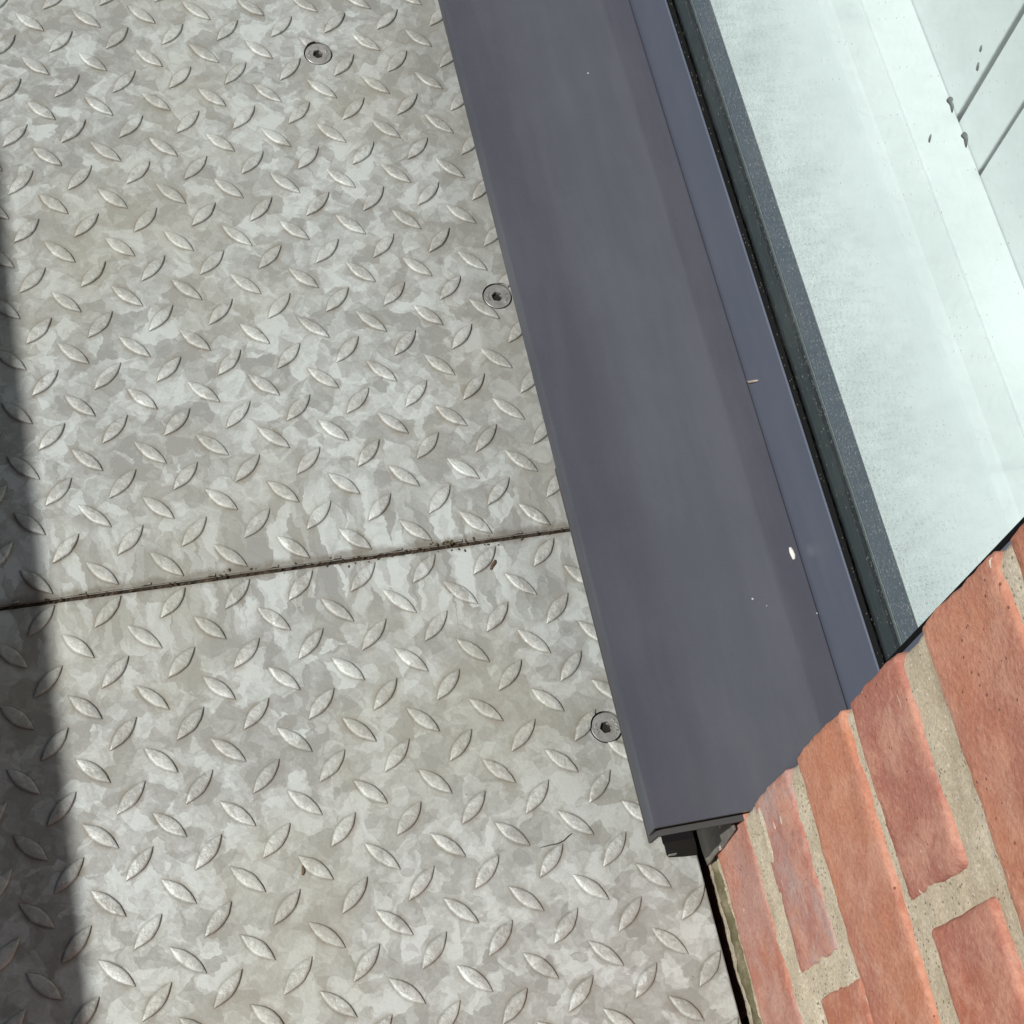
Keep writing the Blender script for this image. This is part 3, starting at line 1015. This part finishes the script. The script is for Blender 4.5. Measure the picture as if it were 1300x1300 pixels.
# water marks left on the outside of the glass
def glass_at(px, py, X):
    d = rot.transposed() @ Vector(((px - 650) / 2216.109, (py - 650) / 2216.109, 1))
    c = cam.matrix_world.translation
    return c + d * ((X - c.x) / d.x)
M_MARK = plain('grimy_water', (.17, .19, .185), .35)
MARKS = [[(445, 665), (465, 640), (490, 628), (515, 640), (522, 665), (512, 690), (525, 708), (530, 740), (520, 790), (510, 815), (505, 790), (495, 740), (475, 705), (455, 690)],
         [(605, 1055), (620, 1030), (645, 1015), (672, 1030), (683, 1060), (686, 1100), (678, 1150), (665, 1200), (656, 1170), (650, 1125), (640, 1095), (618, 1075)],
         [(832, 62), (842, 75), (836, 110), (826, 142), (814, 138), (818, 105)],
         [(800, 245), (810, 262), (806, 310), (790, 352), (778, 345), (782, 295)],
         [(276, 1040), (284, 1055), (276, 1095), (262, 1142), (252, 1130), (258, 1085)]]
for mk in MARKS:
    outer = [glass_at(1150 + a / 8.667, 50 + b / 8.667, GX - .0002) for a, b in mk]
    c = sum(outer, Vector()) / len(outer)
    bm = bmesh.new()
    r0 = [bm.verts.new(p) for p in outer]
    r1 = [bm.verts.new(c + (p - c) * .8 + Vector((-.0005, 0, 0))) for p in outer]
    for k in range(len(outer)):
        j2 = (k + 1) % len(outer)
        bm.faces.new((r0[k], r0[j2], r1[j2], r1[k]))
    bm.faces.new(r1)
    bm.faces.new(r0[::-1])
    mesh_obj('water_mark', bm, M_MARK, pane, smooth=True)

# ------------------------------------------------------------------ white window board and panelling inside
board = thing('window_board', 'white painted window board with a raised lip just inside the glass', 'window board', (.466, YJ, .155))
bm = extrude_profile([(.4662, .125), (.4662, .1550), (.5430, .1552), (.5560, .1562), (.5570, .1560), (.5800, .1520), (.5800, .125)], -.72, YN)
mesh_obj('board', bm, M_WHITE, board)
bm = extrude_profile(fillet([(.5801, .125), (.5801, .1550), (.6010, .1585), (.6015, .1595), (.6136, .1615), (.6136, .125)], .001, 3), -.72, YN)
mesh_obj('lip', bm, M_WHITE, board)
panel = thing('panelling', 'white upright boards with narrow shadow gaps behind the window board', 'panelling', (.615, YJ, .16))
for y0, y1 in ((-.72, -.3270), (-.3235, -.2815), (-.2765, .30), (.304, YN)):
    bm = bevelled((.6140, y0, .125), (.634, y1, ZH), .0012)
    mesh_obj('panel_board', bm, M_WHITE, panel)
bm = bmesh.new()
box(bm, (.6365, -.72, .125), (.645, YN, ZH))
mesh_obj('backing', bm, plain('grey_backing', (.30, .32, .32), .6), panel)
# closed box of the room edge so that no stray sky shines in behind
bm = bmesh.new()
box(bm, (.524, -.79, ZH + .003), (.66, YN, ZH + .06))
box(bm, (.6465, -.79, -.45), (.66, YN, ZH))
mesh_obj('lining_wall', bm, M_WHITE, panel)

# ------------------------------------------------------------------ handrail whose shadow lies along the deck
HZ = .95
run = HZ / math.tan(SUN_EL) / math.hypot(SUN_X, SUN_Y)
hx = -.0625 + SUN_X * run
rail = thing('handrail', 'grey round steel handrail along the open side of the deck, casting the dark stripe', 'handrail', (hx, 0, 0))
M_RAIL = plain('galvanised_rail', (.30, .30, .29), .5, .4)
bm = bmesh.new()
bmesh.ops.create_cone(bm, cap_ends=True, segments=32, radius1=.0240, radius2=.0240, depth=6.0, matrix=Matrix.Translation((hx, -.15, HZ)) @ Matrix.Rotation(-.007, 4, 'Z') @ Matrix.Rotation(R(90), 4, 'X'))
mesh_obj('rail', bm, M_RAIL, rail, smooth=True)
for y in (-2.4, 2.4):
    bm = bmesh.new()
    bmesh.ops.create_cone(bm, cap_ends=True, segments=24, radius1=.021, radius2=.021, depth=HZ + .35, matrix=Matrix.Translation((hx, y, (HZ - .4) / 2)))
    mesh_obj('post', bm, M_RAIL, rail, smooth=True)

# ------------------------------------------------------------------ litter
def deck_at(px, py, z=0):
    d = rot.transposed() @ Vector(((px - 650) / 2216.109, (py - 650) / 2216.109, 1))
    c = cam.matrix_world.translation
    return c + d * ((z - c.z) / d.z)
def curl(name, pts, r, mat, label, cat, group=None, flat=1.0):
    """a thin bent scrap swept through pixel points on the deck or sill"""
    bm = bmesh.new()
    prev = None
    n_ = len(pts)
    rings = []
    for i, p in enumerate(pts):
        a = (Vector(pts[min(i + 1, n_ - 1)]) - Vector(pts[max(i - 1, 0)])).normalized()
        side = a.cross(Vector((0, 0, 1)))
        if side.length < 1e-6:
            side = Vector((1, 0, 0))
        side.normalize()
        up = side.cross(a)
        rr = r * (.35 + .65 * math.sin(math.pi * (i + .3) / (n_ - .4)))
        rings.append([bm.verts.new(Vector(p) + side * rr * math.cos(t) + up * rr * flat * math.sin(t)) for t in [2 * math.pi * k / 8 for k in range(8)]])
    for a, b_ in zip(rings, rings[1:]):
        for k in range(8):
            bm.faces.new((a[k], a[(k + 1) % 8], b_[(k + 1) % 8], b_[k]))
    bm.faces.new(rings[0][::-1])
    bm.faces.new(rings[-1])
    c = Vector(pts[n_ // 2])
    return tag(mesh_obj(name, bm, mat, smooth=True, origin=(c.x, c.y, c.z)), label, cat, group)
M_LEAF = plain('dry_leaf', (.10, .055, .035), .8)
M_SEED = plain('seed_husk', (.12, .085, .045), .8)
def dk(*pp, z=.0008):
    return [deck_at(a, b, z) for a, b in pp]
curl('leaf_scrap', dk((623, 723), (625, 718), (628, 714), (629, 711)), .0013, M_LEAF, 'curled brown leaf scrap on the near plate just under the joint', 'leaf', flat=.6)
curl('seed_husk', dk((384, 1111), (385, 1107), (385, 1103), (384, 1099)), .0011, M_SEED, 'small brown seed husk lying among the bars of the near plate', 'seed', flat=.7)
curl('plant_stem', dk((686, 1076), (697, 1073), (708, 1071), (716, 1067), (722, 1061), (726, 1058)), .00035, plain('dead_stem', (.06, .05, .04), .9), 'thin dark dead stem lying across the near plate', 'stem')
curl('twig_scrap', [glass_at(a, b, XF - .0006) for a, b in ((948, 484), (952, 485), (957, 484), (962, 483))], .0010, plain('pale_husk', (.42, .34, .30), .8), 'tiny pale husk stuck to the slate window frame', 'husk')
curl('bird_dropping', [deck_at(a, b, ZS + .0026) for a, b in ((1003, 695), (1005, 700), (1007, 705), (1008, 710))], .0017, plain('chalky_white', (.72, .70, .66), .9), 'small white bird dropping where the sill meets the window frame', 'dropping', flat=.6)
# tuft of moss in the joint
bm = bmesh.new()
c = deck_at(566, 690, .001)
for k in range(26):
    p = c + Vector((random.gauss(0, .0036), random.gauss(0, .0010), random.uniform(-.0012, .0006)))
    bmesh.ops.create_icosphere(bm, subdivisions=1, radius=random.uniform(.0005, .0012), matrix=Matrix.Translation(p))
for v in bm.verts:
    v.co += Vector((noise.noise(v.co * 900), noise.noise(v.co * 900 + Vector((5, 5, 5))), noise.noise(v.co * 900 + Vector((9, 9, 9))))) * .0005
tag(mesh_obj('moss_tuft', bm, plain('dry_moss', (.10, .085, .045), 1.0), origin=tuple(c)), 'small brownish moss tuft growing from the joint between the plates', 'moss')
